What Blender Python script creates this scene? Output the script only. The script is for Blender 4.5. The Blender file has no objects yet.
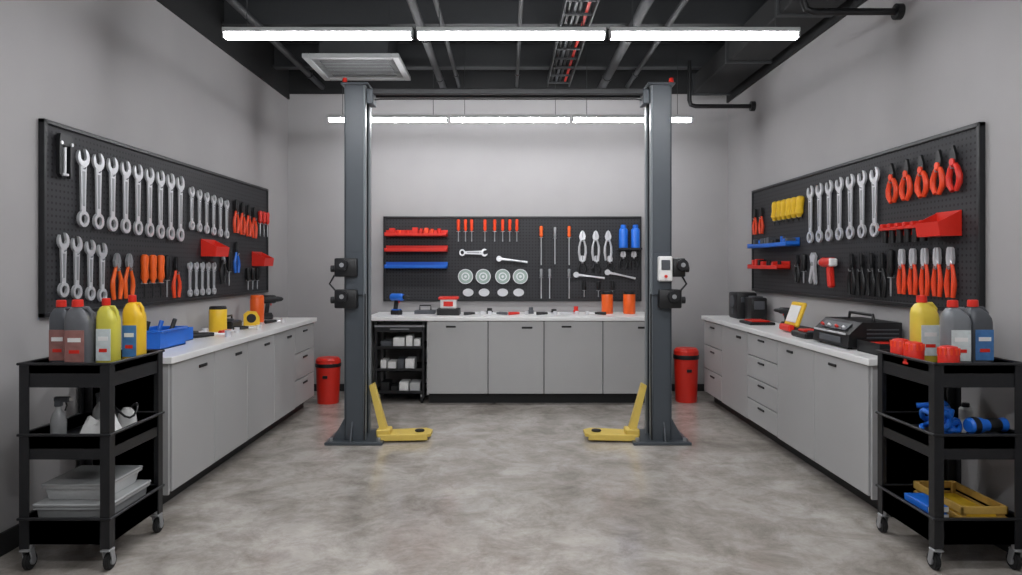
import bpy, bmesh, math, random
from mathutils import Vector, Matrix, Euler
random.seed(7)
pi=math.pi
scene=bpy.context.scene

# ------------------------------------------------------------ materials
def lin(c):
    return tuple(((x/255)/12.92 if x/255<=0.04045 else (((x/255)+0.055)/1.055)**2.4) for x in c)
MATS={}
def mat(name,rgb,rough=0.5,metal=0.0,var=0.06,scale=30,bump=0.0,emis=0,trans=0.0,coat=0.0):
    if name in MATS: return MATS[name]
    m=bpy.data.materials.new(name); m.use_nodes=True
    nt=m.node_tree; b=nt.nodes['Principled BSDF']
    c=lin(rgb)
    tc=nt.nodes.new('ShaderNodeTexCoord'); nz=nt.nodes.new('ShaderNodeTexNoise')
    nz.inputs['Scale'].default_value=scale; nz.inputs['Detail'].default_value=4
    nt.links.new(tc.outputs['Object'],nz.inputs['Vector'])
    mx=nt.nodes.new('ShaderNodeMix'); mx.data_type='RGBA'
    mx.inputs[6].default_value=tuple(x*(1-var) for x in c)+(1,)
    mx.inputs[7].default_value=tuple(min(1,x*(1+var)) for x in c)+(1,)
    nt.links.new(nz.outputs['Fac'],mx.inputs[0])
    nt.links.new(mx.outputs[2],b.inputs['Base Color'])
    b.inputs['Roughness'].default_value=rough; b.inputs['Metallic'].default_value=metal
    b.inputs['Coat Weight'].default_value=coat
    if trans: b.inputs['Transmission Weight'].default_value=trans
    if emis:
        b.inputs['Emission Color'].default_value=c+(1,); b.inputs['Emission Strength'].default_value=emis
    if bump:
        bp=nt.nodes.new('ShaderNodeBump'); bp.inputs['Strength'].default_value=bump; bp.inputs['Distance'].default_value=0.01
        nt.links.new(nz.outputs['Fac'],bp.inputs['Height']); nt.links.new(bp.outputs['Normal'],b.inputs['Normal'])
    MATS[name]=m; return m

WALL=mat('wall_plaster',(163,161,161),0.85,var=0.08,scale=2.0,bump=0.05)
CEIL=mat('ceiling_dark',(30,31,32),0.9,var=0.15,scale=3)
STEELB=mat('ceiling_steel',(50,52,54),0.6,var=0.1)
BASEB=mat('baseboard_dark',(30,30,32),0.6)
CAB=mat('cabinet_grey',(172,172,172),0.38,var=0.03,scale=3)
CABIN=mat('cabinet_gap',(34,34,36),0.7)
TOP=mat('countertop_white',(233,233,232),0.3,var=0.03,scale=8)
KICK=mat('toekick_black',(22,23,25),0.5)
BLACK=mat('black_plastic',(18,19,21),0.45,var=0.1)
BLACKM=mat('black_powdercoat',(24,25,28),0.42,var=0.1,scale=60,bump=0.02)
DGREY=mat('dark_grey_plastic',(78,81,86),0.42)
CHROME=mat('chrome',(234,235,238),0.3,metal=0.6,var=0.04)
STEEL=mat('brushed_steel',(172,174,177),0.35,metal=0.6)
RED=mat('red_plastic',(216,42,28),0.4)
ORED=mat('orange_red_rubber',(234,70,28),0.45)
ORANGE=mat('orange_plastic',(238,98,30),0.42)
BLUE=mat('blue_plastic',(30,106,208),0.4)
YEL=mat('yellow_plastic',(234,190,44),0.4)
YELG=mat('yellow_green_oil',(206,198,78),0.35)
WHITE=mat('white_plastic',(232,232,230),0.45)
CLEAR=mat('frosted_plastic',(196,198,198),0.25,trans=0.35)
LABB=mat('label_blue',(70,120,176),0.5,var=0.5,scale=22)
LABW=mat('label_white',(205,214,214),0.5,var=0.3,scale=26)
LABR=mat('label_redgrey',(150,104,98),0.5,var=0.5,scale=24)
RUBBER=mat('rubber',(24,24,25),0.75)
SLATE=mat('lift_slate_paint',(68,74,80),0.4,var=0.06,scale=10)
SLATE2=mat('lift_slate_light',(116,122,126),0.4,var=0.06,scale=10)
LYEL=mat('lift_yellow_paint',(216,188,92),0.45,var=0.15,scale=14)
CLOTH=mat('white_cloth',(226,226,224),0.9,bump=0.3)
WOOD=mat('yellow_wood',(200,162,80),0.6,var=0.25)
VENT=mat('vent_grey',(176,178,178),0.5)
TUBE=mat('tube_glow',(251,252,255),0.5,emis=62)
GREENS=mat('disc_green',(158,176,168),0.5,var=0.2)

def floor_mat():
    m=bpy.data.materials.new('polished_concrete'); m.use_nodes=True
    nt=m.node_tree; b=nt.nodes['Principled BSDF']; N=nt.nodes.new; L=nt.links.new
    tc=N('ShaderNodeTexCoord')
    def noise(s,d,r,dist=0):
        n=N('ShaderNodeTexNoise'); n.inputs['Scale'].default_value=s; n.inputs['Detail'].default_value=d
        n.inputs['Roughness'].default_value=r; n.inputs['Distortion'].default_value=dist
        L(tc.outputs['Object'],n.inputs['Vector']); return n
    n1=noise(1.3,9,0.66,0.5); n2=noise(4.0,10,0.74,0.4); n3=noise(40,4,0.6)
    r1=N('ShaderNodeValToRGB'); r1.color_ramp.elements[0].position=0.36; r1.color_ramp.elements[1].position=0.62
    r1.color_ramp.elements[0].color=lin((160,153,145))+(1,); r1.color_ramp.elements[1].color=lin((196,190,183))+(1,)
    L(n1.outputs['Fac'],r1.inputs['Fac'])
    r2=N('ShaderNodeValToRGB'); r2.color_ramp.elements[0].position=0.34; r2.color_ramp.elements[1].position=0.58
    r2.color_ramp.elements[0].color=(0.50,0.475,0.45,1); r2.color_ramp.elements[1].color=(1,1,1,1)
    L(n2.outputs['Fac'],r2.inputs['Fac'])
    mx=N('ShaderNodeMix'); mx.data_type='RGBA'; mx.blend_type='MULTIPLY'; mx.inputs[0].default_value=0.8
    L(r1.outputs['Color'],mx.inputs[6]); L(r2.outputs['Color'],mx.inputs[7])
    r3=N('ShaderNodeMapRange'); r3.inputs[3].default_value=0.88; r3.inputs[4].default_value=1.12
    L(n3.outputs['Fac'],r3.inputs[0])
    m2=N('ShaderNodeMix'); m2.data_type='RGBA'; m2.blend_type='MULTIPLY'; m2.inputs[0].default_value=1
    L(mx.outputs[2],m2.inputs[6]); L(r3.outputs[0],m2.inputs[7]); L(m2.outputs[2],b.inputs['Base Color'])
    rr=N('ShaderNodeMapRange'); rr.inputs[3].default_value=0.04; rr.inputs[4].default_value=0.3
    L(n2.outputs['Fac'],rr.inputs[0]); L(rr.outputs[0],b.inputs['Roughness'])
    b.inputs['Specular IOR Level'].default_value=0.8
    bp=N('ShaderNodeBump'); bp.inputs['Strength'].default_value=0.015; L(n2.outputs['Fac'],bp.inputs['Height']); L(bp.outputs['Normal'],b.inputs['Normal'])
    return m
FLOOR=floor_mat()

def peg_mat():
    m=bpy.data.materials.new('pegboard_black'); m.use_nodes=True
    nt=m.node_tree; b=nt.nodes['Principled BSDF']; N=nt.nodes.new; L=nt.links.new
    tc=N('ShaderNodeTexCoord')
    sc=N('ShaderNodeVectorMath'); sc.operation='SCALE'; sc.inputs['Scale'].default_value=1/0.035; L(tc.outputs['Object'],sc.inputs[0])
    fr=N('ShaderNodeVectorMath'); fr.operation='FRACTION'; L(sc.outputs[0],fr.inputs[0])
    sb=N('ShaderNodeVectorMath'); sb.operation='SUBTRACT'; sb.inputs[1].default_value=(0.5,0.5,0.5); L(fr.outputs[0],sb.inputs[0])
    ml=N('ShaderNodeVectorMath'); ml.operation='MULTIPLY'; ml.inputs[1].default_value=(1,0,1); L(sb.outputs[0],ml.inputs[0])
    ln=N('ShaderNodeVectorMath'); ln.operation='LENGTH'; L(ml.outputs[0],ln.inputs[0])
    lt=N('ShaderNodeMath'); lt.operation='LESS_THAN'; lt.inputs[1].default_value=0.2; L(ln.outputs['Value'],lt.inputs[0])
    mx=N('ShaderNodeMix'); mx.data_type='RGBA'; mx.inputs[6].default_value=lin((48,48,51))+(1,); mx.inputs[7].default_value=lin((6,6,7))+(1,)
    L(lt.outputs[0],mx.inputs[0]); L(mx.outputs[2],b.inputs['Base Color']); b.inputs['Roughness'].default_value=0.6
    b.inputs['Specular IOR Level'].default_value=0.35
    return m
PEG=peg_mat()

# ------------------------------------------------------------ mesh builder
class B:
    def __init__(s): s.bm=bmesh.new(); s.mats=[]
    def _i(s,m):
        if m not in s.mats: s.mats.append(m)
        return s.mats.index(m)
    def _add(s,t,m,M=None):
        i=s._i(m)
        if M is not None: bmesh.ops.transform(t,matrix=M,verts=t.verts)
        for f in t.faces: f.material_index=i
        bmesh.ops.recalc_face_normals(t,faces=t.faces)
        me=bpy.data.meshes.new('tmp'); t.to_mesh(me); t.free(); s.bm.from_mesh(me); bpy.data.meshes.remove(me)
    def box(s,c,d,m,bev=0,rot=None,seg=1):
        t=bmesh.new(); bmesh.ops.create_cube(t,size=1)
        bmesh.ops.scale(t,vec=d,verts=t.verts)
        if bev: bmesh.ops.bevel(t,geom=list(t.edges),offset=bev,segments=seg,affect='EDGES',profile=0.5)
        M=Matrix.Translation(c)
        if rot: M=M@Euler(rot).to_matrix().to_4x4()
        s._add(t,m,M)
    def cyl(s,p0,p1,r0,m,r1=None,seg=20,bev=0):
        p0=Vector(p0);p1=Vector(p1);d=p1-p0
        t=bmesh.new(); bmesh.ops.create_cone(t,cap_ends=True,segments=seg,radius1=r0,radius2=r0 if r1 is None else r1,depth=d.length)
        if bev:
            es=[e for e in t.edges if abs(e.verts[0].co.z-e.verts[1].co.z)<1e-6]
            bmesh.ops.bevel(t,geom=es,offset=bev,segments=2,affect='EDGES')
        M=Matrix.Translation((p0+p1)/2)@Vector((0,0,1)).rotation_difference(d).to_matrix().to_4x4()
        s._add(t,m,M)
    def rings(s,rs,m,cap=True,closed=False):
        t=bmesh.new(); V=[[t.verts.new(p) for p in r] for r in rs]; n=len(V[0])
        k=len(V) if closed else len(V)-1
        for a in range(k):
            A=V[a];Bv=V[(a+1)%len(V)]
            for j in range(n):
                t.faces.new((A[j],A[(j+1)%n],Bv[(j+1)%n],Bv[j]))
        if cap and not closed:
            t.faces.new(V[0]); t.faces.new(V[-1])
        s._add(t,m)
    def tube(s,pts,r,m,seg=8,closed=False,flat=1.0):
        P=[Vector(p) for p in pts]; n=len(P)
        R=r if isinstance(r,(list,tuple)) else [r]*n
        rs=[];prev=None
        for i in range(n):
            if closed: d=P[(i+1)%n]-P[i-1]
            else: d=P[min(i+1,n-1)]-P[max(i-1,0)]
            d.normalize()
            if prev is None:
                u=d.orthogonal().normalized()
            else:
                u=(prev-d*prev.dot(d)); u=u.normalized() if u.length>1e-5 else d.orthogonal().normalized()
            prev=u; v=d.cross(u)
            rs.append([P[i]+(u*math.cos(a)+v*math.sin(a)*flat)*R[i] for a in [2*pi*k/seg for k in range(seg)]])
        s.rings(rs,m,closed=closed)
    def prism(s,pts,w0,w1,m):
        s.rings([[(p[0],-w0,p[1]) for p in pts],[(p[0],-w1,p[1]) for p in pts]],m)
    def hprism(s,pts,z0,z1,m):
        s.rings([[(p[0],p[1],z0) for p in pts],[(p[0],p[1],z1) for p in pts]],m)
    def annulus(s,c,ri,ro,w0,w1,m,seg=20):
        t=bmesh.new(); R=[]
        for r,w in ((ri,w0),(ro,w0),(ro,w1),(ri,w1)):
            R.append([t.verts.new((c[0]+r*math.cos(2*pi*k/seg),-w,c[1]+r*math.sin(2*pi*k/seg))) for k in range(seg)])
        for a in range(4):
            A=R[a];C=R[(a+1)%4]
            for j in range(seg): t.faces.new((A[j],A[(j+1)%seg],C[(j+1)%seg],C[j]))
        s._add(t,m)
    def lathe(s,prof,m,c=(0,0,0),axis='z',seg=24):
        rs=[]
        for r,z in prof:
            ring=[]
            for k in range(seg):
                a=2*pi*k/seg; x=r*math.cos(a); y=r*math.sin(a)
                p={'z':(x,y,z),'y':(x,z,y),'x':(z,x,y)}[axis]
                ring.append((p[0]+c[0],p[1]+c[1],p[2]+c[2]))
            rs.append(ring)
        s.rings(rs,m)
    def tray(s,c,d,th,m,bev=0):
        x,y,z=c;w,l,h=d
        s.box((x,y,z+th/2),(w,l,th),m)
        for sx in(-1,1): s.box((x+sx*(w/2-th/2),y,z+h/2),(th,l,h),m)
        for sy in(-1,1): s.box((x,y+sy*(l/2-th/2),z+h/2),(w-2*th,th,h),m)
    def mesh(s,name):
        me=bpy.data.meshes.new(name); s.bm.to_mesh(me); s.bm.free()
        for m in s.mats: me.materials.append(m)
        for p in me.polygons: p.use_smooth=True
        me.set_sharp_from_angle(angle=math.radians(32))
        return me
    def obj(s,name,loc=(0,0,0),rot=(0,0,0)):
        return put(s.mesh(name),name,loc,rot)
def put(me,name,loc=(0,0,0),rot=(0,0,0),sc=(1,1,1)):
    o=bpy.data.objects.new(name,me); scene.collection.objects.link(o)
    o.location=loc; o.rotation_euler=rot; o.scale=sc; return o

WX=2.5; YB=7.95; BT=0.03
def on_wall(me,name,wall,a,z,tilt=0,sc=(1,1,1)):
    if wall=='L': return put(me,name,(-WX+BT,a,z),(0,tilt,pi/2),sc)
    if wall=='R': return put(me,name,(WX-BT,a,z),(0,tilt,-pi/2),sc)
    return put(me,name,(a,YB-BT,z),(0,tilt,0),sc)

# ------------------------------------------------------------ room shell
def simple_box(name,x0,x1,y0,y1,z0,z1,m,bev=0):
    b=B(); b.box((0,0,0),(x1-x0,y1-y0,z1-z0),m,bev); return b.obj(name,((x0+x1)/2,(y0+y1)/2,(z0+z1)/2))
YF=-2.2; ZC=3.8; ZW=3.31
simple_box('floor',-WX-0.1,WX+0.1,YF-0.1,YB+0.1,-0.1,0,FLOOR)
simple_box('ceiling',-WX-0.1,WX+0.1,YF-0.1,YB+0.1,ZC,ZC+0.1,CEIL)
simple_box('wall_left',-WX-0.1,-WX,YF,YB,0,ZC,WALL)
simple_box('wall_right',WX,WX+0.1,YF,YB,0,ZC,WALL)
simple_box('wall_back',-WX-0.1,WX+0.1,YB,YB+0.1,0,ZC,WALL)
simple_box('wall_front',-WX-0.1,WX+0.1,YF-0.1,YF,0,ZC,WALL)
simple_box('trim_1',-WX,-WX+0.02,YF,YB,ZW,ZC,CEIL)
simple_box('trim_2',WX-0.02,WX,YF,YB,ZW-0.04,ZC,CEIL)
simple_box('trim_3',-WX+0.02,WX-0.02,YB-0.02,YB,3.37,ZC,CEIL)
simple_box('baseboard_left',-WX,-WX+0.015,YF,YB,0,0.11,BASEB)
simple_box('baseboard_right',WX-0.015,WX,YF,YB,0,0.11,BASEB)
simple_box('baseboard_back',-WX+0.015,WX-0.015,YB-0.015,YB,0,0.08,BASEB)

# ceiling structure
b=B()
for y in (0.5,1.9,3.3,4.7,6.1,7.4):
    b.box((0,y,ZC-0.02),(4.94,0.12,0.03),STEELB); b.box((0,y,ZC-0.15),(4.94,0.02,0.26),STEELB); b.box((0,y,ZC-0.28),(4.94,0.12,0.02),STEELB)
b.obj('ceiling_beams')
b=B()
for x,z,r in ((-0.72,3.40,0.035),(-0.55,3.44,0.02),(1.05,3.42,0.045),(1.35,3.45,0.025),(-2.1,3.44,0.03),(0.1,3.45,0.018)):
    b.cyl((x,YF+0.1,z),(x,YB-0.03,z),r,STEELB,seg=14)
    for y in (1.9,3.3,4.7,6.1,7.4):
        b.cyl((x,y,z),(x,y,ZC-0.28),0.006,STEELB,seg=6); b.cyl((x,y-0.015,z),(x,y+0.015,z),r+0.008,BLACK,seg=14)
b.obj('ceiling_pipes')
b=B()
for s in(-1,1): b.box((0.56+s*0.12,3.0,3.45),(0.015,9.6,0.07),STEELB)
for k in range(32): b.box((0.56,-1.6+k*0.3,3.435),(0.23,0.03,0.015),STEELB)
for k,x in enumerate((0.48,0.53,0.57,0.63)): b.cyl((x,YF+0.3,3.458),(x,7.7,3.458),0.014,(BLACK,DGREY,BLACK,RED)[k],seg=8)
for y in (0.5,1.9,3.3,4.7,6.1,7.4):
    for s in(-1,1): b.cyl((0.56+s*0.12,y,3.48),(0.56+s*0.12,y,3.52),0.006,STEELB,seg=6)
b.obj('cable_tray')
b=B()
b.box((2.2,3.3,3.39),(0.38,8.6,0.2),CEIL,0.01)
for k in range(8): b.box((2.2,-0.8+k*1.2,3.39),(0.42,0.04,0.23),STEELB)
b.obj('air_duct')
b=B()
for y,x0 in ((4.45,1.88),(7.1,1.84)):
    b.tube([(2.485,y,3.04),(x0+0.06,y,3.04),(x0+0.015,y,3.055),(x0,y,3.1),(x0,y,3.5)],0.022,BLACK,seg=10)
    b.cyl((2.5,y,3.04),(2.46,y,3.04),0.05,BLACK,seg=16)
b.obj('wall_conduit')
b=B()
for y in (5.3,3.9):
    for sx in (-1,1):
        b.box((sx*1.45,y,3.62),(1.0,0.04,0.04),STEELB,rot=(0,sx*-0.2,0.35*sx))
b.obj('ceiling_brace')
# vent
b=B()
b.box((0,0,0.16),(0.62,0.52,0.34),STEELB)
for sx in(-1,1): b.box((sx*0.40,0,0),(0.06,0.78,0.04),VENT,0.004)
for sy in(-1,1): b.box((0,sy*0.36,0),(0.74,0.06,0.04),VENT,0.004)
b.box((0,0,0.015),(0.76,0.68,0.01),DGREY)
for k in range(14): b.box((0,-0.31+k*0.048,-0.002),(0.74,0.034,0.006),VENT,rot=(0.5,0,0))
b.obj('ceiling_air_vent',(-1.40,6.60,3.29))

# light fixtures
def light_bar(y):
    b=B()
    for k in (-1,0,1):
        x=k*1.212
        b.box((x,0,0.032),(1.19,0.066,0.03),VENT,0.004)
        b.box((x,0,0.0),(1.165,0.045,0.034),TUBE)
        for e in(-1,1): b.box((x+e*0.588,0,0.006),(0.012,0.056,0.05),VENT,0.003)
        for e in(-0.45,0.45): b.cyl((x+e,0,0.04),(x+e,0,ZC-2.87),0.003,STEELB,seg=6)
    b.obj('linear_ceiling_light',(0.02,y,2.87))
for y in (4.40,6.95,2.4,0.6): light_bar(y)  # last two bars hang out of view, added as fill light

# ------------------------------------------------------------ cabinets
def cabinets(name,units,depth,x0,x1,wall,front,drawn=None,top=None):
    b=B(); zt=0.86
    b.box(((x0+x1)/2,depth/2+0.02,0.48),(x1-x0,depth-0.04,0.76),CABIN)
    b.box(((x0+x1)/2,depth/2+0.05,0.05),(x1-x0-0.02,depth-0.1,0.10),KICK)
    for xe in (x0+0.009,x1-0.009): b.box((xe,depth/2,0.48),(0.018,depth,0.76),CAB,0.002)
    for a,c,t in units:
        w=c-a-0.008; xm=(a+c)/2
        if t=='D':
            b.box((xm,0.0,0.485),(w,0.02,0.74),CAB,0.003)
            b.box((xm+w*0.2,-0.013,0.79),(0.11,0.012,0.02),BLACK,0.003)
        elif t=='E':
            b.box((xm,0.0,0.485),(w,0.02,0.74),CAB,0.003)
            b.box((xm-w*0.12,-0.013,0.80),(0.10,0.012,0.018),BLACK,0.003)
        else:
            n=int(t); h=0.74/n
            for k in range(n):
                z=0.115+h*(k+0.5)
                b.box((xm,0.0,z),(w,0.02,h-0.008),CAB,0.003)
                b.box((xm,-0.013,z+h*0.28),(0.13,0.012,0.016),BLACK,0.003)
    t0,t1=top or (x0-0.02,x1+0.02)
    b.box(((t0+t1)/2,(depth-0.03)/2,0.88),(t1-t0,depth+0.03-0.001,0.04),TOP,0.004)
    if wall=='L': return b.obj(name,(front,0,0),(0,0,pi/2))
    if wall=='R': return b.obj(name,(front,0,0),(0,0,-pi/2))
    return b.obj(name,(0,front,0))
cabinets('base_cabinet',[(4.06,4.65,'D'),(4.65,5.24,'D'),(5.24,5.84,'D'),(5.84,6.41,'D'),(6.41,7.04,'3')],0.52,4.04,7.06,'L',-1.96)
cabinets('base_cabinet',[(-7.32,-6.71,'3'),(-6.71,-6.0,'D'),(-6.0,-5.33,'4'),(-5.33,-4.69,'E'),(-4.69,-3.98,'E')],0.42,-7.34,-3.96,'R',2.06)
cabinets('base_cabinet',[(-0.817,-0.204,'E'),(-0.204,0.368,'D'),(0.368,0.97,'E'),(0.97,1.56,'D')],0.77,-0.83,1.58,'B',7.16,top=(-1.46,1.6))
simple_box('counter_side_panel',-1.46,-1.44,7.16,7.93,0,0.86,CAB)

# ------------------------------------------------------------ pegboards
def pegboard(wall,a0,a1,z0,z1):
    b=B(); w=a1-a0;h=z1-z0
    b.box((0,BT/2-0.0,0),(w-0.04,BT-0.008,h-0.04),PEG)
    for s in(-1,1):
        b.box((s*(w/2-0.012),BT/2-0.005,0),(0.024,BT+0.006,h),BLACKM,0.003)
        b.box((0,BT/2-0.005,s*(h/2-0.012)),(w,BT+0.006,0.024),BLACKM,0.003)
    me=b.mesh('pegboard')
    on_wall(me,'pegboard',wall,(a0+a1)/2,(z0+z1)/2)
pegboard('L',3.72,7.20,1.15,2.21)
pegboard('R',3.66,7.08,1.17,2.18)
pegboard('B',-1.41,1.51,1.02,1.98)

# ------------------------------------------------------------ tools
def arc(cx,cz,r,a0,a1,n):
    return [(cx+r*math.cos(a0+(a1-a0)*k/n),cz+r*math.sin(a0+(a1-a0)*k/n)) for k in range(n+1)]
def wrench(L,r,m=CHROME,double=False):
    b=B(); t0,t1=0.010,0.024
    hz=L/2-r; lz=-L/2+r*0.92
    w=r*0.42
    b.prism([(-w*0.85,lz+r*0.6),(w*0.85,lz+r*0.6),(w,0),(w*1.25,hz-r*0.7),(-w*1.25,hz-r*0.7),(-w,0)],t0+0.002,t1-0.002,m)
    b.prism([(-w*0.4,lz+r*1.4),(w*0.4,lz+r*1.4),(w*0.5,hz-r*1.5),(-w*0.5,hz-r*1.5)],t1-0.002,t1,STEEL)
    def jaw(cz,up,rr,ang):
        g=rr*0.5
        a=math.asin(g/rr)
        pts=arc(0,0,rr,pi/2+a,pi/2-a+2*pi,18)
        pts+= [(g,-rr*0.05),(g*0.5,-rr*0.35),(-g*0.5,-rr*0.35),(-g,-rr*0.05)]
        c,s=math.cos(ang),math.sin(ang)
        pts=[(p[0]*c-p[1]*s,(p[0]*s+p[1]*c)*up+cz) for p in pts]
        b.prism(pts,t0,t1,m)
    jaw(hz,1,r,0.26)
    if double: jaw(lz,-1,r*0.85,0.26)
    else: b.annulus((0,lz),r*0.5,r*0.88,t0,t1+0.002,m)
    b.tube([(0,0.0,hz-r*1.2),(0,-0.03,hz-r*1.2),(0,-0.035,hz-r*1.05)],0.004,STEEL,seg=6)
    return b.mesh('combination_wrench')
def pliers(L,hm,jm=STEEL,spread=0.045,kind='c'):
    b=B(); pz=L*0.18
    for s in(-1,1):
        if kind=='n': jaw=[(0,pz-0.015),(s*0.022,pz),(s*0.018,pz+0.03),(s*0.006,L/2),(s*0.0015,L/2),(0,pz+0.02)]
        elif kind=='cut': jaw=[(0,pz-0.02),(s*0.03,pz-0.005),(s*0.036,pz+0.03),(s*0.02,pz+L*0.22),(s*0.002,L/2-0.02),(s*0.002,pz+0.02)]
        else: jaw=[(0,pz-0.02),(s*0.026,pz-0.004),(s*0.03,pz+0.03),(s*0.024,L/2-0.01),(s*0.012,L/2),(s*0.003,L/2),(s*0.003,pz+0.02)]
        b.prism(jaw,0.010,0.026,jm)
        P=[(s*0.010,-0.018,pz),(s*0.022,-0.018,pz-0.035),(s*spread,-0.018,pz-0.09),(s*spread*1.05,-0.018,-L*0.25),(s*spread*0.75,-0.018,-L/2)]
        b.tube(P,[0.011,0.010,0.013,0.015,0.012],hm,seg=8)
        b.tube([(s*0.004,-0.018,pz+0.01),(s*0.016,-0.018,pz-0.025),(s*0.024,-0.018,pz-0.04)],0.009,jm,seg=6)
    b.cyl((0,-0.008,pz),(0,-0.031,pz),0.016,jm,seg=14)
    b.tube([(0,0,pz-0.03),(0,-0.034,pz-0.03),(0,-0.038,pz-0.015)],0.004,STEEL,seg=6)
    return b.mesh('pliers')
def screwdriver(L,hm,r=0.016,up=True,sh=0.5,sm=STEEL):
    b=B(); hl=L*(1-sh); s=1 if up else -1
    z0=L/2
    prof=[(r*0.5,z0),(r*0.9,z0-0.008),(r,z0-hl*0.2),(r*0.85,z0-hl*0.5),(r*1.0,z0-hl*0.8),(r*0.55,z0-hl*0.92),(r*0.5,z0-hl)]
    b.lathe([(a,s*z) for a,z in prof],hm,(0,-0.02,0),seg=12)
    b.cyl((0,-0.02,s*(z0-hl)),(0,-0.02,-s*(L/2-0.015)),0.006,sm,seg=8)
    b.box((0,-0.02,-s*(L/2-0.01)),(0.012,0.004,0.02),sm)
    b.tube([(0,0,s*(z0-hl*0.95)),(0,-0.02,s*(z0-hl*0.95))],0.005,STEEL,seg=6)
    b.tube([(-0.02,-0.006,s*(z0-hl)),(-0.02,-0.03,s*(z0-hl)),(0.02,-0.03,s*(z0-hl)),(0.02,-0.006,s*(z0-hl))],0.003,STEEL,seg=6)
    return b.mesh('screwdriver')
def parts_bin(w,h,d,m):
    b=B()
    side=[(0,0),(-d,0),(-d*1.15,h*0.55),(0,h)]
    for s in(-1,1):
        b.rings([[(s*w/2,y,z) for y,z in side],[(s*(w/2-0.006),y,z) for y,z in side]],m)
    b.box((0,-d/2,0.004),(w-0.004,d,0.008),m)
    b.box((0,-0.004,h/2),(w-0.004,0.008,h),m)
    b.box((0,-d*1.08,h*0.28),(w-0.004,0.008,h*0.56),m,rot=(0.16,0,0))
    b.box((0,-d*0.5,h*0.25),(w*0.7,d*0.6,h*0.3),BLACK,0.004)
    return b.mesh('parts_bin')
def snips(L,hm):
    b=B()
    for s in(-1,1):
        b.prism([(0,0.02),(s*0.028,0.03),(s*0.026,0.07),(s*0.004,L/2),(0,L/2-0.01)],0.010,0.024,BLACK)
        b.tube([(s*0.006,-0.018,0.03),(s*0.028,-0.018,-0.0),(s*0.046,-0.018,-L*0.18),(s*0.044,-0.018,-L*0.33),(s*0.016,-0.018,-L/2)],[0.012,0.015,0.017,0.017,0.013],hm,seg=8)
    b.cyl((0,-0.006,0.035),(0,-0.032,0.035),0.02,hm,seg=14)
    b.tube([(0,0,0.0),(0,-0.035,0.0),(0,-0.038,0.012)],0.004,STEEL,seg=6)
    return b.mesh('tin_snips')

W_L=wrench(0.48,0.056); W_M=wrench(0.34,0.040); W_S=wrench(0.27,0.032); W_2=wrench(0.36,0.047)
for k in range(9):
    on_wall(W_L,'combination_wrench','L',4.04+0.150*k,2.115-0.24-0.003*k,sc=(1,1,0.95+0.01*k))
for k in range(6): on_wall(W_M,'combination_wrench','L',5.43+0.135*k,1.87-0.008*k)
P_OR=pliers(0.30,ORED,BLACK); P_ORc=pliers(0.31,ORANGE,STEEL,kind='cut'); P_BK=pliers(0.30,BLACK,STEEL,kind='n'); P_BL=pliers(0.28,BLUE,BLACK)
SD_O=screwdriver(0.30,ORANGE,0.026,True,0.35,BLACK); SD_R=screwdriver(0.25,RED,0.022,True,0.5)
SD_BK=screwdriver(0.3,BLACK,0.024,True,0.4)
for k in range(4): on_wall(P_OR,'pliers','L',6.32+0.15*k,1.87-0.01*k)
on_wall(SD_R,'screwdriver','L',6.92,1.84); on_wall(SD_R,'screwdriver','L',7.03,1.84); on_wall(SD_R,'screwdriver','L',7.13,1.84)
for k,a in enumerate((3.86,3.98,4.11,4.23)): on_wall(W_2,'combination_wrench','L',a,1.43-0.015*k)
on_wall(P_ORc,'pliers','L',4.39,1.37); on_wall(P_ORc,'pliers','L',4.53,1.37)
for a in (4.72,4.83,4.94): on_wall(SD_O,'screwdriver','L',a,1.35)
on_wall(SD_BK,'screwdriver','L',5.03,1.35)
on_wall(P_OR,'pliers','L',5.18,1.34)
for k in range(5): on_wall(W_S,'combination_wrench','L',5.40+0.11*k,1.32)
on_wall(P_BK,'pliers','L',6.03,1.42); on_wall(P_BL,'pliers','L',6.33,1.50)
on_wall(SD_BK,'screwdriver','L',6.15,1.40)
BIN=parts_bin(0.26,0.14,0.11,RED)
on_wall(BIN,'parts_bin','L',5.76,1.50); on_wall(BIN,'parts_bin','L',6.88,1.42)
for k in range(3): on_wall(SD_BK,'screwdriver','L',6.60+0.12*k,1.30,sc=(1,1,0.7))
b=B()
b.prism([(-0.05,0.12),(0.05,0.12),(0.06,0.08),(0.06,-0.10),(0.035,-0.12),(0.035,0.06),(-0.035,0.06),(-0.035,-0.12),(-0.06,-0.10),(-0.06,0.08)],0.008,0.03,BLACK)
b.cyl((-0.0,-0.02,0.05),(0.0,-0.02,-0.1),0.008,CHROME,seg=10); b.box((0,-0.02,-0.1),(0.05,0.02,0.014),CHROME,0.003)
b.box((0,-0.004,0.1),(0.03,0.01,0.03),BLACK)
for s in(-1,1): b.cyl((s*0.045,-0.031,0.07),(s*0.045,-0.036,0.07),0.01,CHROME,seg=10)
on_wall(b.mesh('puller_clamp'),'puller_clamp','L',3.87,2.03)

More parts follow.
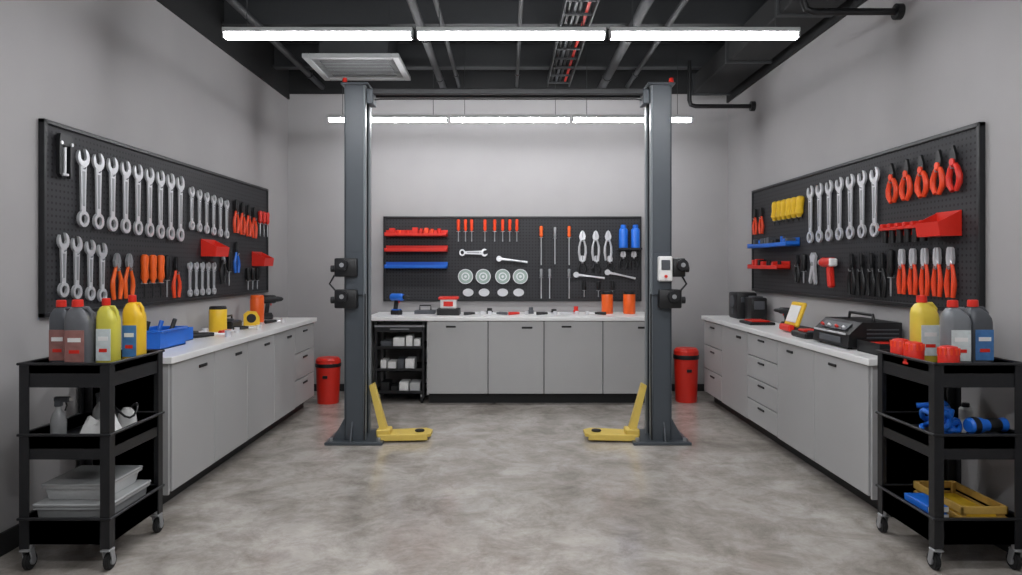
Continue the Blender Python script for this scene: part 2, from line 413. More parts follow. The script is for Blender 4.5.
# right board
SN=snips(0.25,ORED); SNR=snips(0.25,RED)
for k,a in enumerate((4.47,4.31,4.15,3.99,3.85)): on_wall(SN if k!=4 else SNR,'tin_snips','R',a,1.955+0.002*k,tilt=(0.08 if k%2 else -0.04))
for k in range(7): on_wall(W_L,'combination_wrench','R',5.68-0.166*k,1.84+0.002*k,sc=(1,1,0.98))
SD_Y=screwdriver(0.22,YEL,0.036,True,0.2,BLACK)
for k in range(6): on_wall(SD_Y,'screwdriver','R',6.42-0.108*k,1.90,tilt=0.2)
for k in range(2): on_wall(P_OR,'pliers','R',6.95-0.17*k,1.86,sc=(0.9,1,0.85))
def wall_shelf(w,d,m,items=None):
    b=B(); b.box((0,-d/2,0),(w,d,0.012),m,0.002); b.box((0,-d+0.004,0.012),(w,0.008,0.03),m,0.002); b.box((0,-0.004,0.03),(w,0.008,0.07),m,0.002)
    for s in(-1,1): b.box((s*(w/2-0.004),-d/2,0.015),(0.008,d,0.04),m)
    r=random.Random(int(w*1000)+len(items or []))
    if items:
        x=-w/2+0.05
        while x<w/2-0.06:
            ww=r.uniform(0.03,0.07); h=r.uniform(0.045,0.085); mm=r.choice(items)
            if r.random()<0.5: b.box((x+ww/2,-d/2,0.006+h/2),(ww,d*0.6,h),mm,0.004)
            else: b.cyl((x+ww/2,-d/2,0.006),(x+ww/2,-d/2,0.006+h),ww*0.35,mm,seg=12)
            x+=ww+r.uniform(0.01,0.04)
    return b.mesh('wall_shelf')
on_wall(wall_shelf(0.95,0.12,BLUE,[BLUE,BLACK,DGREY]),'wall_shelf','R',6.40,1.60)
on_wall(wall_shelf(0.75,0.12,RED,[BLACK,RED]),'wall_shelf','R',6.50,1.40)
b=B(); b.box((0,-0.03,0),(0.52,0.05,0.02),RED,0.004)
for k in range(6):
    b.box((-0.22+0.085*k,-0.03,0.018),(0.03,0.06,0.03),RED,0.006)
    b.cyl((-0.22+0.085*k,-0.03,-0.01),(-0.22+0.085*k,-0.03,-0.09),0.018,BLACK,seg=12)
b.box((0,-0.006,-0.01),(0.52,0.01,0.07),RED)
on_wall(b.mesh('tool_rail'),'tool_rail','R',4.31,1.66)
on_wall(parts_bin(0.22,0.14,0.11,RED),'parts_bin','R',3.92,1.59)
P_BB=pliers(0.29,BLACK,BLACK,0.04)
for k in range(4): on_wall(P_BB,'pliers','R',5.0-0.135*k,1.365)
P_RS=pliers(0.28,ORED,CHROME,0.03)
for k in range(5): on_wall(P_RS,'pliers','R',4.36-0.12*k,1.39)
on_wall(SD_BK,'screwdriver','R',4.48,1.38)
on_wall(P_BB,'pliers','R',5.94,1.40,sc=(1,1,0.8)); on_wall(SD_BK,'screwdriver','R',5.80,1.40,sc=(1.2,1,0.8))
b=B()
b.prism([(-0.05,0.10),(-0.02,0.13),(0.0,0.09),(0.02,0.13),(0.05,0.10),(0.03,0.03),(0.05,-0.12),(0.03,-0.13),(0.0,-0.01),(-0.05,-0.12),(-0.07,-0.10),(-0.03,0.03)],0.008,0.028,CHROME)
b.cyl((0,0,0.04),(0,-0.034,0.04),0.018,STEEL,seg=12)
on_wall(b.mesh('locking_pliers'),'locking_pliers','R',5.62,1.40)
b=B()
b.cyl((-0.10,-0.05,0.07),(0.07,-0.05,0.07),0.036,RED,seg=18,bev=0.006); b.cyl((-0.15,-0.05,0.07),(-0.10,-0.05,0.07),0.022,STEEL,seg=14)
b.box((0.03,-0.05,-0.04),(0.045,0.05,0.16),RED,0.012,rot=(0,-0.15,0)); b.box((0.06,-0.05,0.07),(0.05,0.06,0.06),WHITE,0.01)
b.box((-0.01,-0.05,0.02),(0.02,0.02,0.04),BLACK,0.004); b.cyl((0.0,0,0.07),(0,-0.03,0.07),0.008,STEEL,seg=8)
on_wall(b.mesh('heat_gun'),'heat_gun','R',5.28,1.38)

# back board
for i,(z,m,it) in enumerate(((1.76,RED,[RED,ORED]),(1.585,RED,[RED,BLACK,DGREY]),(1.40,BLUE,[BLUE,DGREY]))):
    on_wall(wall_shelf(0.70,0.12,m,(it if i<1 else None)),'wall_shelf','B',-1.03,z)
SDs=screwdriver(0.25,ORED,0.019,True,0.45)
for px in (-0.56,-0.48,-0.41,-0.26,-0.15,-0.06,0.02,0.10): on_wall(SDs,'screwdriver','B',px,1.82)
SDl=screwdriver(0.42,STEEL,0.018,True,0.7,CHROME); SDlo=screwdriver(0.44,ORANGE,0.02,True,0.7,CHROME)
for px,m in ((0.375,SDlo),(0.53,SDl),(0.69,SDlo)): on_wall(m,'screwdriver','B',px,1.65)
for px in (0.375,0.47,0.69): on_wall(SDl,'screwdriver','B',px,1.22,sc=(1,1,0.8))
on_wall(W_M,'combination_wrench','B',-0.39,1.57,tilt=pi/2,sc=(1.1,1,0.95))
P_BN=pliers(0.36,CHROME,CHROME,0.035,'cut')
for px in (0.84,0.99,1.13): on_wall(P_BN,'pliers','B',px,1.66)
def disc(r,m):
    b=B(); b.lathe([(r*0.98,-0.006),(r,-0.012),(r*0.97,-0.018)],m,axis='y',seg=28); b.annulus((0,0),r*0.4,r*0.55,0.018,0.021,CHROME,24)
    b.annulus((0,0),r*0.9,r,0.018,0.021,CHROME,28)
    b.cyl((0,0,0),(0,-0.03,0),r*0.18,CHROME,seg=14); return b.mesh('grinding_disc')
D1=disc(0.085,GREENS); D2=disc(0.055,CHROME)
for px in (-0.48,-0.28,-0.06,0.14): on_wall(D1,'grinding_disc','B',px,1.30)
for px in (-0.45,-0.27,-0.06,0.12): on_wall(D2,'grinding_disc','B',px,1.12,sc=(1.1,1,0.8))
b=B()
b.tube([(-0.18,-0.02,0.02),(0,-0.02,0.0),(0.14,-0.02,-0.02)],[0.016,0.01,0.013],CHROME,seg=8); b.cyl((-0.18,0,0.02),(-0.18,-0.035,0.02),0.032,CHROME,seg=18)
rat=b.mesh('ratchet_wrench'); on_wall(rat,'ratchet_wrench','B',0.08,1.48)
on_wall(rat,'ratchet_wrench','B',0.95,1.30); on_wall(rat,'ratchet_wrench','B',1.3,1.31,tilt=0.1)
PBK2=pliers(0.24,BLACK,CHROME,0.04)
for px in (0.84,1.0,1.15,1.3,1.42): on_wall(PBK2,'pliers','B',px,1.49 if px>1.2 else 1.44,sc=(1,1,0.8))
for px in (0.86,1.02,1.18): on_wall(SD_BK,'screwdriver','B',px,1.16,sc=(0.9,1,0.6))
def spray_can(m,r=0.033,h=0.2,cap=WHITE,name='spray_can'):
    b=B(); b.lathe([(r*0.9,0),(r,0.006),(r,h*0.78),(r*0.8,h*0.84),(r*0.5,h*0.87)],m,seg=20); b.lathe([(r*0.62,h*0.85),(r*0.62,h*0.97),(r*0.5,h)],cap,seg=16); return b
for px in (1.295,1.43):
    c=B(); c.box((0,0,0),(0.13,0.12,0.008),BLACKM); c.box((0,-0.056,0.008),(0.13,0.006,0.016),BLACKM); c.obj('can_bracket',(px,YB-BT-0.069,1.606))
    b=spray_can(BLUE,0.05,0.27,BLUE); o=b.obj('spray_can',(px,YB-BT-0.064,1.611))

# ------------------------------------------------------------ two post lift
b=B()
for s in(-1,1):
    xo=s*1.315; xi=s*1.145; y0,y1=5.62,5.88
    b.box((s*1.225,5.77,0.012),(0.46,0.46,0.024),SLATE,0.004)
    b.box((xo-s*0.008,5.75,1.44),(0.016,0.26,2.88),SLATE,0.003)
    for y in(y0+0.008,y1-0.008): b.box((s*1.235,y,1.44),(0.15,0.016,2.88),SLATE,0.004)
    for y in(y0+0.035,y1-0.035): b.box((xi+s*0.01,y,1.44),(0.016,0.07,2.88),SLATE2,0.004)
    b.box((s*1.24,5.75,1.40),(0.09,0.12,2.7),BLACKM)
    b.box((s*1.23,5.75,2.885),(0.22,0.30,0.02),SLATE,0.004)
    for dx in(-0.19,0.19):
        for dy in(-0.18,0.18): b.cyl((s*1.225+dx,5.77+dy,0.02),(s*1.225+dx,5.77+dy,0.05),0.018,STEEL,seg=6)
    for y in (5.64,5.86):
        b.rings([[(xo,y-0.006,0.02),(xo+s*0.10,y-0.006,0.02),(xo,y-0.006,0.20)],[(xo,y+0.006,0.02),(xo+s*0.10,y+0.006,0.02),(xo,y+0.006,0.20)]],SLATE)
    b.rings([[(s*1.25-0.006,5.62,0.02),(s*1.25-0.006,5.55,0.02),(s*1.25-0.006,5.62,0.17)],[(s*1.25+0.006,5.62,0.02),(s*1.25+0.006,5.55,0.02),(s*1.25+0.006,5.62,0.17)]],SLATE)
    for z in (1.41,1.16):
        hx=1.36 if (s>0 and z>1.3) else 1.29
        hw=0.10 if (s>0 and z>1.3) else 0.18
        b.box((s*hx,5.60,z),(hw,0.10,0.15),BLACK,0.012,seg=2)
        b.cyl((s*(hx+0.02),5.55,z+0.02),(s*(hx+0.02),5.51,z+0.02),0.045,BLACKM,seg=20,bev=0.006)
        b.cyl((s*(hx+hw/2),5.60,z-0.01),(s*(hx+hw/2+0.035),5.60,z-0.01),0.028,BLACKM,seg=16)
        b.cyl((s*(hx+0.02),5.51,z+0.02),(s*(hx+0.02),5.505,z+0.02),0.018,STEEL,seg=12)
    b.tube([(s*1.37,5.58,1.22),(s*1.42,5.57,1.28),(s*1.38,5.57,1.35)],0.008,BLACK,seg=6)
    b.box((s*1.23,5.605,1.36),(0.14,0.015,0.34),SLATE,0.004)
    b.cyl((s*1.31,5.62,2.895),(s*1.31,5.62,2.93),0.022,RED,seg=14,r1=0.016)
    # lift arm
    b.rings([[(s*1.14,5.74,0.44),(s*1.10,5.74,0.46),(s*0.985,5.68,0.09),(s*1.035,5.68,0.06)],[(s*1.14,5.80,0.44),(s*1.10,5.80,0.46),(s*0.985,5.76,0.09),(s*1.035,5.76,0.06)]],LYEL)
    b.hprism([(s*1.10,5.84),(s*0.69,5.92),(s*0.63,5.86),(s*0.63,5.72),(s*0.69,5.66),(s*1.02,5.62)],0.03,0.055,LYEL)
    b.box((s*0.85,5.64,0.04),(0.40,0.02,0.05),LYEL,0.004,rot=(0,0,s*-0.09))
    b.box((s*1.01,5.72,0.07),(0.11,0.14,0.06),LYEL,0.008)
    b.cyl((s*0.73,5.79,0.0),(s*0.73,5.79,0.05),0.045,BLACKM,seg=18); b.cyl((s*0.73,5.79,0.055),(s*0.73,5.79,0.07),0.04,RUBBER,seg=18,bev=0.004)
    b.tube([(s*1.15,5.60,0.03),(s*1.145,5.605,0.5),(s*1.145,5.61,1.2)],0.006,BLACK,seg=6)
b.box((0,5.70,2.84),(2.3,0.05,0.045),BLACKM,0.004); b.box((0,5.82,2.84),(2.3,0.04,0.04),BLACKM,0.004)
b.tube([(-1.12,5.74,2.78),(-1.05,5.74,2.79),(1.05,5.74,2.79),(1.12,5.74,2.78)],0.006,BLACK,seg=6)
for s in (-1,1): b.box((s*1.12,5.75,2.80),(0.05,0.16,0.12),SLATE,0.004)
b.box((1.25,5.58,1.40),(0.11,0.07,0.20),WHITE,0.01); b.box((1.25,5.543,1.43),(0.07,0.01,0.08),DGREY,0.004); b.cyl((1.25,5.545,1.34),(1.25,5.53,1.34),0.012,RED,seg=12)
b.obj('two_post_vehicle_lift')

# ------------------------------------------------------------ waste cans
def waste_can(h,x,y):
    b=B(); r=0.125
    b.lathe([(r*0.86,0),(r*0.88,0.01),(r,h*0.80),(r*1.0,h*0.82)],RED,seg=32)
    b.lathe([(r*1.04,h*0.80),(r*1.06,h*0.82),(r*1.06,h*0.87),(r*1.03,h*0.88)],BLACK,seg=32)
    b.lathe([(r*1.03,h*0.88),(r*1.02,h*0.95),(r*0.85,h),(r*0.2,h*1.005)],RED,seg=32)
    b.box((0,-r*1.05,h*0.6),(0.05,0.02,0.03),BLACK,0.004)
    b.obj('waste_can',(x,y,0))
waste_can(0.47,-1.87,7.28); waste_can(0.56,1.87,7.35)

# ------------------------------------------------------------ utility carts
def cart(x,y,rz):
    b=B(); w,d=0.42,0.50
    for sx in(-1,1):
        for sy in(-1,1):
            px,py=sx*(w/2-0.022),sy*(d/2-0.022)
            b.box((px,sy*(d/2-0.003),0.54),(0.045,0.006,0.86),BLACKM); b.box((sx*(w/2-0.003),py,0.54),(0.006,0.045,0.86),BLACKM)
            b.cyl((px,py,0.105),(px,py,0.125),0.022,STEEL,seg=14)
            b.box((px,py,0.10),(0.045,0.05,0.008),STEEL,0.002)
            for e in(-1,1): b.box((px+e*0.019,py+0.012,0.07),(0.004,0.03,0.07),STEEL,rot=(0.25,0,0))
            b.cyl((px-0.013,py+0.018,0.042),(px+0.013,py+0.018,0.042),0.042,RUBBER,seg=24,bev=0.006)
            b.cyl((px-0.02,py+0.018,0.042),(px+0.02,py+0.018,0.042),0.018,STEEL,seg=14)
    for z0,h,zf in ((0.13,0.12,0.13),(0.525,0.115,0.575),(0.86,0.11,0.925)):
        b.tray((0,0,zf),(w-0.012,d-0.012,z0+h-zf),0.006,BLACKM)
        for sx in(-1,1): b.box((sx*(w/2-0.009),0,z0+h/2),(0.006,d-0.012,h),BLACKM)
        for sy in(-1,1): b.box((0,sy*(d/2-0.009),z0+h/2),(w-0.02,0.006,h),BLACKM)
        for sx in(-1,1): b.box((sx*(w/2),0,z0+h),(0.018,d+0.018,0.012),BLACKM,0.003)
        for sy in(-1,1): b.box((0,sy*(d/2),z0+h),(w+0.0,0.018,0.012),BLACKM,0.003)
    b.obj('utility_cart',(x,y,0),(0,0,rz))
cart(-2.06,3.50,0.0); cart(2.19,3.50,0.0)
TZ=0.932; MZ=0.582; BZ=0.137

def jug(name,x,y,z,w,d,h,body,label,cap=RED,rz=0,flip=1):
    b=B()
    def sec(cx,ww,dd,zz,n=24,e=3.6):
        out=[]
        for k in range(n):
            a=2*pi*k/n; c,s=math.cos(a),math.sin(a)
            out.append((cx+ww/2*abs(c)**(2/e)*(1 if c>=0 else -1),dd/2*abs(s)**(2/e)*(1 if s>=0 else -1),zz))
        return out
    nx=-flip*w*0.12
    S=[sec(0,w*0.92,d*0.92,0),sec(0,w,d,0.008),sec(0,w,d,h*0.66),sec(nx*0.2,w*0.96,d*0.97,h*0.73),sec(nx*0.6,w*0.76,d*0.85,h*0.81),sec(nx,w*0.46,d*0.55,h*0.87),sec(nx,w*0.32,w*0.32,h*0.89,e=2),sec(nx,w*0.30,w*0.30,h*0.91,e=2)]
    b.rings(S,body)
    b.lathe([(w*0.20,h*0.895),(w*0.21,h*0.90),(w*0.20,h*0.99),(w*0.17,h)],cap,(nx,0,0),seg=18)
    b.tube([(nx+flip*w*0.12,0,h*0.87),(flip*w*0.28,0,h*0.87),(flip*w*0.44,0,h*0.80),(flip*w*0.43,0,h*0.66)],w*0.09,body,seg=10)
    b.box((0,-d/2-0.0005,h*0.33),(w*0.74,0.004,h*0.46),label,0.001); b.box((0,-d/2-0.003,h*0.42),(w*0.5,0.002,h*0.06),WHITE)
    b.box((0,-d/2-0.003,h*0.25),(w*0.4,0.002,h*0.05),cap)
    b.obj(name,(x,y,z),(0,0,rz))
jug('oil_jug',-2.195,3.46,TZ,0.11,0.10,0.325,DGREY,LABR)
jug('oil_jug',-2.075,3.40,TZ,0.125,0.10,0.33,mat('jug_grey',(98,100,104),0.35),LABR)
jug('oil_jug',-1.963,3.44,TZ,0.095,0.09,0.335,YELG,LABW)
jug('oil_jug',-1.91,3.58,TZ,0.095,0.10,0.345,YEL,LABB)
jug('oil_jug',2.16,3.63,TZ,0.125,0.10,0.34,mat('jug_yellow',(224,200,78),0.35),LABW)
jug('oil_jug',2.20,3.44,TZ,0.12,0.10,0.325,mat('jug_grey2',(118,122,126),0.35),LABW,rz=-0.1)
jug('oil_jug',2.325,3.48,TZ,0.12,0.13,0.325,DGREY,LABB)
def oil_filter(x,y,z,rz):
    b=B()
    b.lathe([(0.042,0),(0.05,0.004),(0.05,0.012),(0.046,0.016),(0.046,0.095),(0.036,0.112),(0.015,0.116)],RED,seg=24)
    for k in range(12):
        a=2*pi*k/12; b.box((0.044*math.cos(a),0.044*math.sin(a),0.09),(0.008,0.010,0.03),ORED,rot=(0,0,a))
    b.obj('oil_filter',(x,y,z),(0,0,rz))
for p in ((2.04,3.64,0),(2.03,3.50,0.3),(2.09,3.32,0.2)): oil_filter(p[0],p[1],TZ,p[2])

b=B()
def sq(ww,dd,zz): return [(ww*math.cos(2*pi*k/16),dd*math.sin(2*pi*k/16),zz) for k in range(16)]
b.rings([sq(0.034,0.028,0),sq(0.036,0.03,0.01),sq(0.036,0.03,0.10),sq(0.028,0.024,0.13),sq(0.013,0.013,0.15),sq(0.013,0.013,0.165)],CLEAR)
b.box((0,0,0.178),(0.03,0.03,0.026),DGREY,0.004); b.box((0.018,0,0.2),(0.075,0.024,0.026),DGREY,0.005); b.box((0.062,0,0.2),(0.016,0.016,0.016),WHITE,0.002)
b.tube([(0.035,0,0.19),(0.04,0,0.17),(0.032,0,0.145)],0.004,BLACK,seg=6)
spm=b.mesh('spray_bottle')
put(spm,'spray_bottle',(-2.17,3.38,MZ),(0,0,0)); put(spm,'spray_bottle',(-2.10,3.60,MZ),(0,0,0.6),(0.9,0.9,0.9))
b=B(); n=16
def cloth(w,d,h,seed):
    r=random.Random(seed); ph=[r.uniform(0,6) for _ in range(6)]
    t=bmesh.new(); g=[]
    for i in range(n+1):
        row=[]
        for j in range(n+1):
            u=i/n*2-1;v=j/n*2-1; e=max(0,1-(abs(u)**3+abs(v)**3)/1.6)
            z=h*e*(0.6+0.2*math.sin(5*u+ph[0]+2*v)+0.2*math.sin(7*v+ph[1]-3*u))+0.004
            row.append(t.verts.new((u*w/2*(1+0.08*math.sin(4*v+ph[2])),v*d/2*(1+0.08*math.sin(4*u+ph[3])),z)))
        g.append(row)
    for i in range(n):
        for j in range(n): t.faces.new((g[i][j],g[i+1][j],g[i+1][j+1],g[i][j+1]))
    bd=[g[i][0] for i in range(n+1)]+[g[n][j] for j in range(1,n+1)]+[g[i][n] for i in range(n-1,-1,-1)]+[g[0][j] for j in range(n-1,0,-1)]
    bot=[t.verts.new((v.co.x,v.co.y,0)) for v in bd]
    for k in range(len(bd)): t.faces.new((bd[k],bd[(k+1)%len(bd)],bot[(k+1)%len(bd)],bot[k]))
    return t
t=cloth(0.17,0.17,0.15,2); b._add(t,CLOTH); b.obj('shop_rag',(-1.975,3.40,MZ))
b=B(); b.tube([(0.06*math.cos(a),0.045*math.sin(a)-0.02,0.07+0.03*math.sin(2*a)+0.03) for a in [2*pi*k/16 for k in range(16)]],0.006,BLACK,seg=6,closed=True)
b.rings([[(0.05*f*math.cos(2*pi*k/14),0.04*f*math.sin(2*pi*k/14),z) for k in range(14)] for f,z in ((1,0),(1,0.03),(0.85,0.08),(0.4,0.11))],WHITE)
b.obj('dust_mask',(-1.97,3.62,MZ))
def tub(w,d,h,m,lid=None):
    b=B(); 
    def rr(ww,dd,z): return [(-ww/2,-dd/2,z),(ww/2,-dd/2,z),(ww/2,dd/2,z),(-ww/2,dd/2,z)]
    b.rings([rr(w*0.9,d*0.9,0),rr(w,d,h),rr(w*1.06,d*1.05,h),rr(w*1.06,d*1.05,h-0.012)],m,cap=False)
    b.box((0,0,0.004),(w*0.88,d*0.88,0.008),m)
    return b
b=tub(0.34,0.36,0.15,CLEAR)
b.box((0,0,0.06),(0.28,0.28,0.10),WHITE,0.01); b.box((0,0,0.158),(0.37,0.385,0.014),CLEAR,0.004); 
b.obj('storage_tub',(-2.06,3.49,BZ))
b=tub(0.30,0.30,0.07,CLEAR); b.box((0,0,0.04),(0.24,0.24,0.05),DGREY,0.01); b.box((0,0,0.075),(0.325,0.32,0.012),CLEAR,0.004); b.obj('storage_tub',(-2.07,3.50,BZ+0.166))
b=B()
r=random.Random(5)
for q in range(7):
    cx,cy,rr=r.uniform(-0.03,0.05),r.uniform(-0.05,0.05),r.uniform(0.035,0.06)
    ax,ay=r.uniform(-0.6,0.6),r.uniform(-0.6,0.6); h0=0.045+0.014*q
    b.tube([(cx+rr*math.cos(a),cy+rr*math.sin(a),max(0.012,h0+ax*rr*math.cos(a)+ay*rr*math.sin(a)+0.012*math.sin(3*a+q))) for a in [2*pi*k/20 for k in range(20)]],0.012,BLUE,seg=8,closed=True)
b.tube([(-0.05,-0.09,0.03),(0.0,-0.11,0.08),(0.06,-0.05,0.14),(0.03,0.06,0.15),(-0.03,0.09,0.14)],0.013,BLUE,seg=8)
b.obj('air_hose',(2.09,3.44,MZ))
b=B(); b.lathe([(0.03,0),(0.038,0.01),(0.038,0.06),(0.028,0.09),(0.028,0.17),(0.034,0.18),(0.034,0.19)],BLUE,axis='x',seg=20); b.lathe([(0.039,0.015),(0.041,0.03),(0.039,0.045)],BLACK,axis='x',seg=20); b.lathe([(0.029,0.10),(0.032,0.11),(0.032,0.15),(0.029,0.16)],BLACK,axis='x',seg=20)
b.obj('flashlight',(2.18,3.32,MZ+0.045+0.041),(0,0,0.12))
b=B(); b.box((0,0,0.0225),(0.16,0.09,0.045),BLACK,0.01); b.box((0,-0.02,0.0455),(0.1,0.02,0.002),DGREY); b.obj('tool_pouch',(2.28,3.335,MZ)); 
b=spray_can(WHITE,0.03,0.15,BLACK); b.obj('spray_can',(2.32,3.55,MZ)); b=spray_can(DGREY,0.03,0.16,RED); b.obj('spray_can',(2.24,3.64,MZ))
b=B()
for k in range(4):
    b.box((0.002*(k%2),0,0.018+k*0.036),(0.10,0.20,0.032),BLUE,0.003); b.box((0.004,0,0.018+k*0.036),(0.097,0.203,0.024),WHITE)
b.obj('stack_of_manuals',(2.05,3.44,BZ))
b=B(); w,d,h=0.22,0.40,0.15
b.box((0,0,0.006),(w,d,0.012),WOOD)
for z in(0.035,0.085,0.135):
    for s in(-1,1): b.box((s*(w/2-0.005),0,z),(0.010,d,0.036),WOOD,0.002); b.box((0,s*(d/2-0.005),z),(w,0.010,0.036),WOOD,0.002)
for sx in(-1,1):
    for sy in(-1,1): b.box((sx*(w/2-0.018),sy*(d/2-0.018),h/2),(0.016,0.016,h),WOOD)
b.box((0,0,0.06),(w*0.8,d*0.8,0.09),YEL,0.01)
b.obj('wooden_crate',(2.25,3.50,BZ))

# ------------------------------------------------------------ black rolling cart below back counter
b=B(); x0,x1=-1.37,-0.86; xm=(x0+x1)/2
for x in(x0+0.012,x1-0.012):
    for y in(7.22,7.70): b.box((x,y,0.45),(0.024,0.024,0.78),BLACKM,0.003)
for z in (0.10,0.33,0.56): b.tray((xm,7.46,z),(x1-x0,0.50,0.035),0.008,BLACKM)
b.box((xm,7.46,0.80),(x1-x0+0.01,0.52,0.02),STEEL,0.004); b.box((xm,7.21,0.765),(x1-x0-0.03,0.01,0.05),BLACKM,0.002); b.box((xm,7.20,0.77),(0.2,0.01,0.012),STEEL,0.003)
for x in(x0+0.03,x1-0.03):
    for y in(7.25,7.67):
        b.cyl((x-0.012,y,0.035),(x+0.012,y,0.035),0.035,RUBBER,seg=20,bev=0.004); b.box((x,y,0.08),(0.03,0.03,0.045),STEEL,0.003)
r=random.Random(12)
for z in (0.11,0.34,0.57):
    x=x0+0.05
    while x<x1-0.1:
        ww=r.uniform(0.06,0.13);h=r.uniform(0.07,0.13)
        b.box((x+ww/2,7.34,z+h/2),(ww,0.2,h),r.choice([DGREY,WHITE,BLACK,WHITE,VENT]),0.006); x+=ww+0.015
b.obj('tool_trolley')

# ------------------------------------------------------------ counter-top objects
CZ=0.90
def canister(m,r,h,x,y,lid=BLACK):
    b=B(); b.lathe([(r*0.95,0),(r,0.006),(r,h*0.86),(r*0.93,h*0.9)],m,seg=24); b.lathe([(r*0.97,h*0.885),(r*0.98,h*0.9),(r*0.96,h*0.97),(r*0.85,h),(r*0.3,h)],lid,seg=24)
    b.obj('canister',(x,y,CZ))
canister(ORANGE,0.062,0.25,-2.33,6.5,ORANGE)
canister(YEL,0.068,0.20,-2.32,5.6,BLACK)
canister(ORANGE,0.062,0.24,1.08,7.62,BLACK); canister(ORANGE,0.066,0.24,1.32,7.62,BLACK)
b=B(); b.tray((0,0,0),(0.20,0.34,0.12),0.008,BLUE)
for s in(-1,1): b.box((s*0.104,0,0.116),(0.02,0.36,0.012),BLUE,0.003); b.box((0,s*0.174,0.116),(0.2,0.02,0.012),BLUE,0.003)
for k,(m,x) in enumerate(((BLACK,-0.05),(BLUE,0.0),(BLACK,0.05),(DGREY,0.02))):
    b.cyl((x,-0.1+0.06*k,0.03),(x+0.02,-0.06+0.07*k,0.17),0.014,m,seg=10)
b.obj('tool_bin',(-2.26,4.52,CZ))
b=B(); b.tray((0,0,0),(0.16,0.2,0.09),0.006,BLUE); b.box((0,0,0.05),(0.13,0.16,0.06),BLACK,0.01); b.obj('tool_bin',(-2.32,4.88,CZ))
def drill(m,name='cordless_drill'):
    b=B()
    b.lathe([(0.03,-0.09),(0.036,-0.08),(0.036,0.03),(0.028,0.05)],m,(0,0,0.17),axis='x',seg=18)
    b.lathe([(0.022,0.05),(0.024,0.06),(0.018,0.10),(0.008,0.115)],BLACK,(0,0,0.17),axis='x',seg=16)
    b.box((-0.035,0,0.095),(0.04,0.036,0.13),BLACK,0.012,rot=(0,0.15,0),seg=2); b.box((-0.03,0,0.022),(0.10,0.07,0.044),BLACK,0.008); b.box((-0.03,0,0.048),(0.08,0.06,0.014),m,0.004); b.box((0.0,0,0.13),(0.012,0.014,0.03),RED,0.004)
    return b.mesh(name)
DB=drill(BLUE); DR=drill(BLACK)
put(DB,'cordless_drill',(-1.16,7.46,CZ),(0,0,-0.4),(1.1,1.1,1.1))
put(DR,'cordless_drill',(-2.32,6.85,CZ),(0,0,0.4),(1,1,1.15))
def tape(x,y,rz,z=CZ,sc=1):
    b=B(); b.prism([(-0.045,0),(0.045,0),(0.05,0.01),(0.05,0.05),(0.03,0.085),(-0.02,0.09),(-0.045,0.07)],-0.02,0.02,YEL); b.cyl((0,-0.022,0.045),(0,0.022,0.045),0.028,BLACK,seg=20); b.box((0.055,0,0.008),(0.012,0.022,0.014),STEEL)
    put(b.mesh('tape_measure'),'tape_measure',(x,y,z),(0,0,rz),(sc,sc,sc))
tape(-2.26,6.16,0.4,sc=1.4)
def hand_tool(x,y,rz,m,sc=1,z=CZ):
    b=B()
    b.tube([(-0.12,0,0.018),(-0.04,0,0.02),(0.0,0,0.02)],[0.017,0.015,0.011],m,seg=10); b.cyl((0,0,0.02),(0.08,0,0.02),0.006,CHROME,seg=8); b.cyl((0.08,0,0.0),(0.08,0,0.04),0.02,CHROME,seg=14)
    put(b.mesh('socket_ratchet'),'socket_ratchet',(x,y,z),(0,0,rz),(sc,sc,sc))
hand_tool(-2.15,5.12,0.5,BLACK,1.2); hand_tool(-2.33,5.25,1.4,BLACK,1.2); hand_tool(-2.12,5.72,0.3,BLACK); hand_tool(-2.15,5.42,1.3,RED); hand_tool(-2.12,6.4,1,BLACK)
b=B(); b.box((0,0,0.03),(0.16,0.22,0.06),BLACK,0.01); b.box((0,0,0.065),(0.10,0.03,0.03),DGREY,0.008); b.tube([(0,-0.08,0.06),(0,-0.08,0.1),(0,0.08,0.1),(0,0.08,0.06)],0.008,BLACK,seg=8)
b.obj('socket_case',(-2.36,5.9,CZ))
b=B(); b.box((0,0,0.035),(0.24,0.2,0.07),BLACK,0.006); b.box((0,0,0.12),(0.17,0.14,0.10),WHITE,0.008); b.box((0,0,0.18),(0.21,0.16,0.03),RED,0.008); b.box((0,-0.072,0.12),(0.1,0.006,0.05),RED)
b.obj('parts_case',(-0.63,7.45,CZ))
b=B(); b.box((0,0,0.02),(0.22,0.16,0.04),DGREY,0.006); b.tube([(-0.06,0,0.04),(-0.06,0,0.09),(0.06,0,0.09),(0.06,0,0.04)],0.008,BLACK,seg=8); b.obj('parts_case',(-0.90,7.62,CZ))
for x,m,rz in ((-0.35,BLACK,0.2),(-0.12,DGREY,2.8),(0.12,RED,0.3),(0.42,BLACK,0.1),(0.66,CHROME,0.4),(0.92,BLACK,3.0)): hand_tool(x,7.42,rz,m,1.0)
for x,r_,h,m in ((-0.2,0.035,0.06,BLACK),(0.25,0.03,0.07,DGREY),(0.5,0.035,0.05,BLACK),(0.74,0.03,0.08,RED)):
    b=B(); b.lathe([(r_,0),(r_,h*0.5),(r_*0.8,h*0.55),(r_*0.8,h),(r_*0.5,h),(r_*0.5,h*0.7)],m,seg=18); b.obj('impact_socket',(x,7.62,CZ))
b=B(); b.box((0,0,0.13),(0.20,0.26,0.26),BLACK,0.02,seg=2); b.cyl((-0.1,0,0.17),(-0.108,0,0.17),0.06,DGREY,seg=24); b.cyl((-0.1,0,0.07),(-0.106,0,0.07),0.03,DGREY,seg=20); b.box((0,-0.132,0.19),(0.12,0.006,0.05),DGREY,0.002)
b.obj('workshop_speaker',(2.34,6.98,CZ))
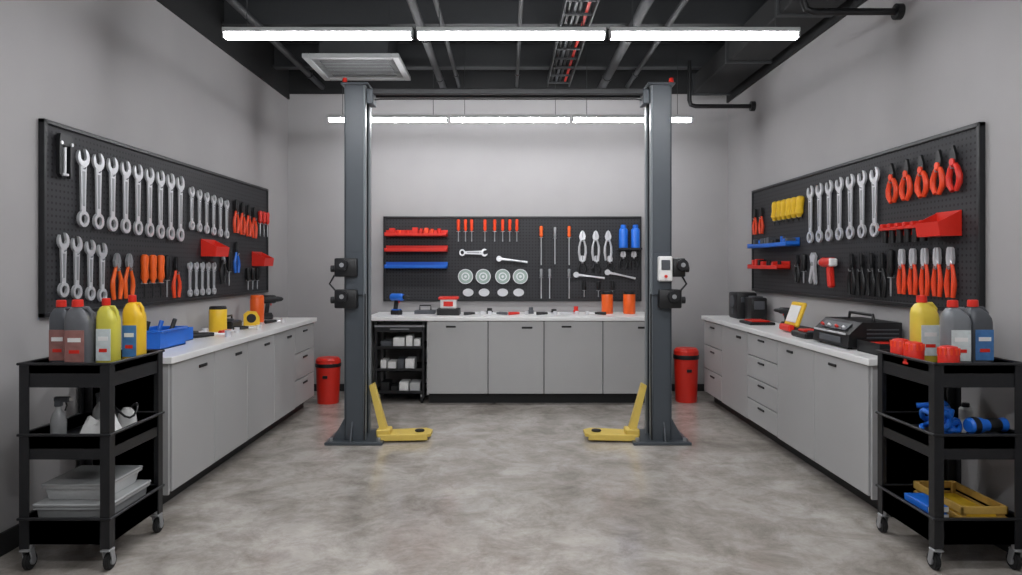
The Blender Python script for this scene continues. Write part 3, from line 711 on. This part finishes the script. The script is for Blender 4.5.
b=B(); b.box((0,0,0.11),(0.15,0.2,0.22),BLACK,0.012,seg=2); b.box((0,-0.1,0.15),(0.1,0.01,0.08),DGREY,0.004); b.box((0,0,0.225),(0.1,0.12,0.014),DGREY,0.004); b.obj('battery_pack',(2.37,6.70,CZ))
b=B(); b.box((0,0,0.012),(0.22,0.30,0.024),BLACK,0.004); b.box((0.0,0,0.03),(0.16,0.22,0.014),RED,0.006); b.obj('socket_case',(2.24,6.30,CZ))
put(DR,'cordless_drill',(2.38,6.05,CZ),(0,0,2.2),(0.8,0.8,0.8))
b=B(); b.box((0,0,0.14),(0.03,0.24,0.20),YEL,0.01,rot=(0,0.35,0)); b.box((-0.018,0,0.145),(0.006,0.19,0.14),WHITE,0.003,rot=(0,0.35,0)); b.box((0.03,0,0.02),(0.16,0.26,0.04),BLACK,0.008); b.box((-0.07,0.0,0.035),(0.05,0.2,0.05),RED,0.01)
b.obj('diagnostic_scanner',(2.28,5.55,CZ))
b=B(); b.box((0,0,0.022),(0.2,0.26,0.044),BLACK,0.01); b.box((-0.02,0.02,0.05),(0.1,0.12,0.02),RED,0.008); b.box((-0.03,-0.09,0.05),(0.06,0.05,0.014),DGREY,0.004); b.obj('fastener_organizer',(2.22,5.12,CZ))
b=B(); w,d,h=0.34,0.50,0.17
b.rings([[(-w/2,y,0.012),(w/2,y,0.012),(w/2,y,h),(-w/2+0.09,y,h),(-w/2+0.01,y,h*0.55)] for y in(-d/2,d/2)],BLACK)
b.box((-w/2+0.042,0,h*0.79),(0.006,d*0.72,0.06),DGREY,0.002,rot=(0,0.83,0))
b.box((-w/2+0.004,0,0.05),(0.006,d*0.6,0.04),DGREY,0.002)
for k in range(4): b.cyl((-w/2+0.02,-0.15+0.1*k,h*0.75),(-w/2+0.03,-0.15+0.1*k,h*0.8),0.014,RED if k%2 else CHROME,seg=12)
b.box((-w/2-0.001,0,0.095),(0.006,d*0.9,0.012),CHROME,0.002)
b.tube([(0.04,-0.16,h),(0.04,-0.15,h+0.04),(0.04,0.15,h+0.04),(0.04,0.16,h)],0.01,BLACK,seg=8)
for sx in(-1,1):
    for sy in(-1,1): b.cyl((sx*0.13,sy*0.2,0),(sx*0.13,sy*0.2,0.015),0.015,RUBBER,seg=10)
for k in range(4): b.box((0.05,-d/2-0.002,0.05+0.025*k),(0.2,0.004,0.008),DGREY)
b.obj('battery_charger',(2.29,4.62,CZ))
b=B(); b.tray((0,0,0),(0.2,0.26,0.07),0.006,BLACK); b.box((0,0,0.04),(0.16,0.2,0.04),RED,0.01); b.obj('parts_tray',(2.26,4.2,CZ))

# ------------------------------------------------------------ world, camera
w=bpy.data.worlds.new('World'); scene.world=w; w.use_nodes=True
w.node_tree.nodes['Background'].inputs[0].default_value=(0.5,0.5,0.5,1); w.node_tree.nodes['Background'].inputs[1].default_value=0.3
cam=bpy.data.cameras.new('camera'); co=bpy.data.objects.new('camera',cam); scene.collection.objects.link(co)
co.location=(0,0,1.43); co.rotation_euler=(pi/2,0,0)
cam.sensor_width=36; cam.lens=700/1022*36; cam.shift_x=3/1022; cam.shift_y=-22.5/1022; cam.clip_start=0.05
scene.camera=co
scene.view_settings.view_transform='Standard'
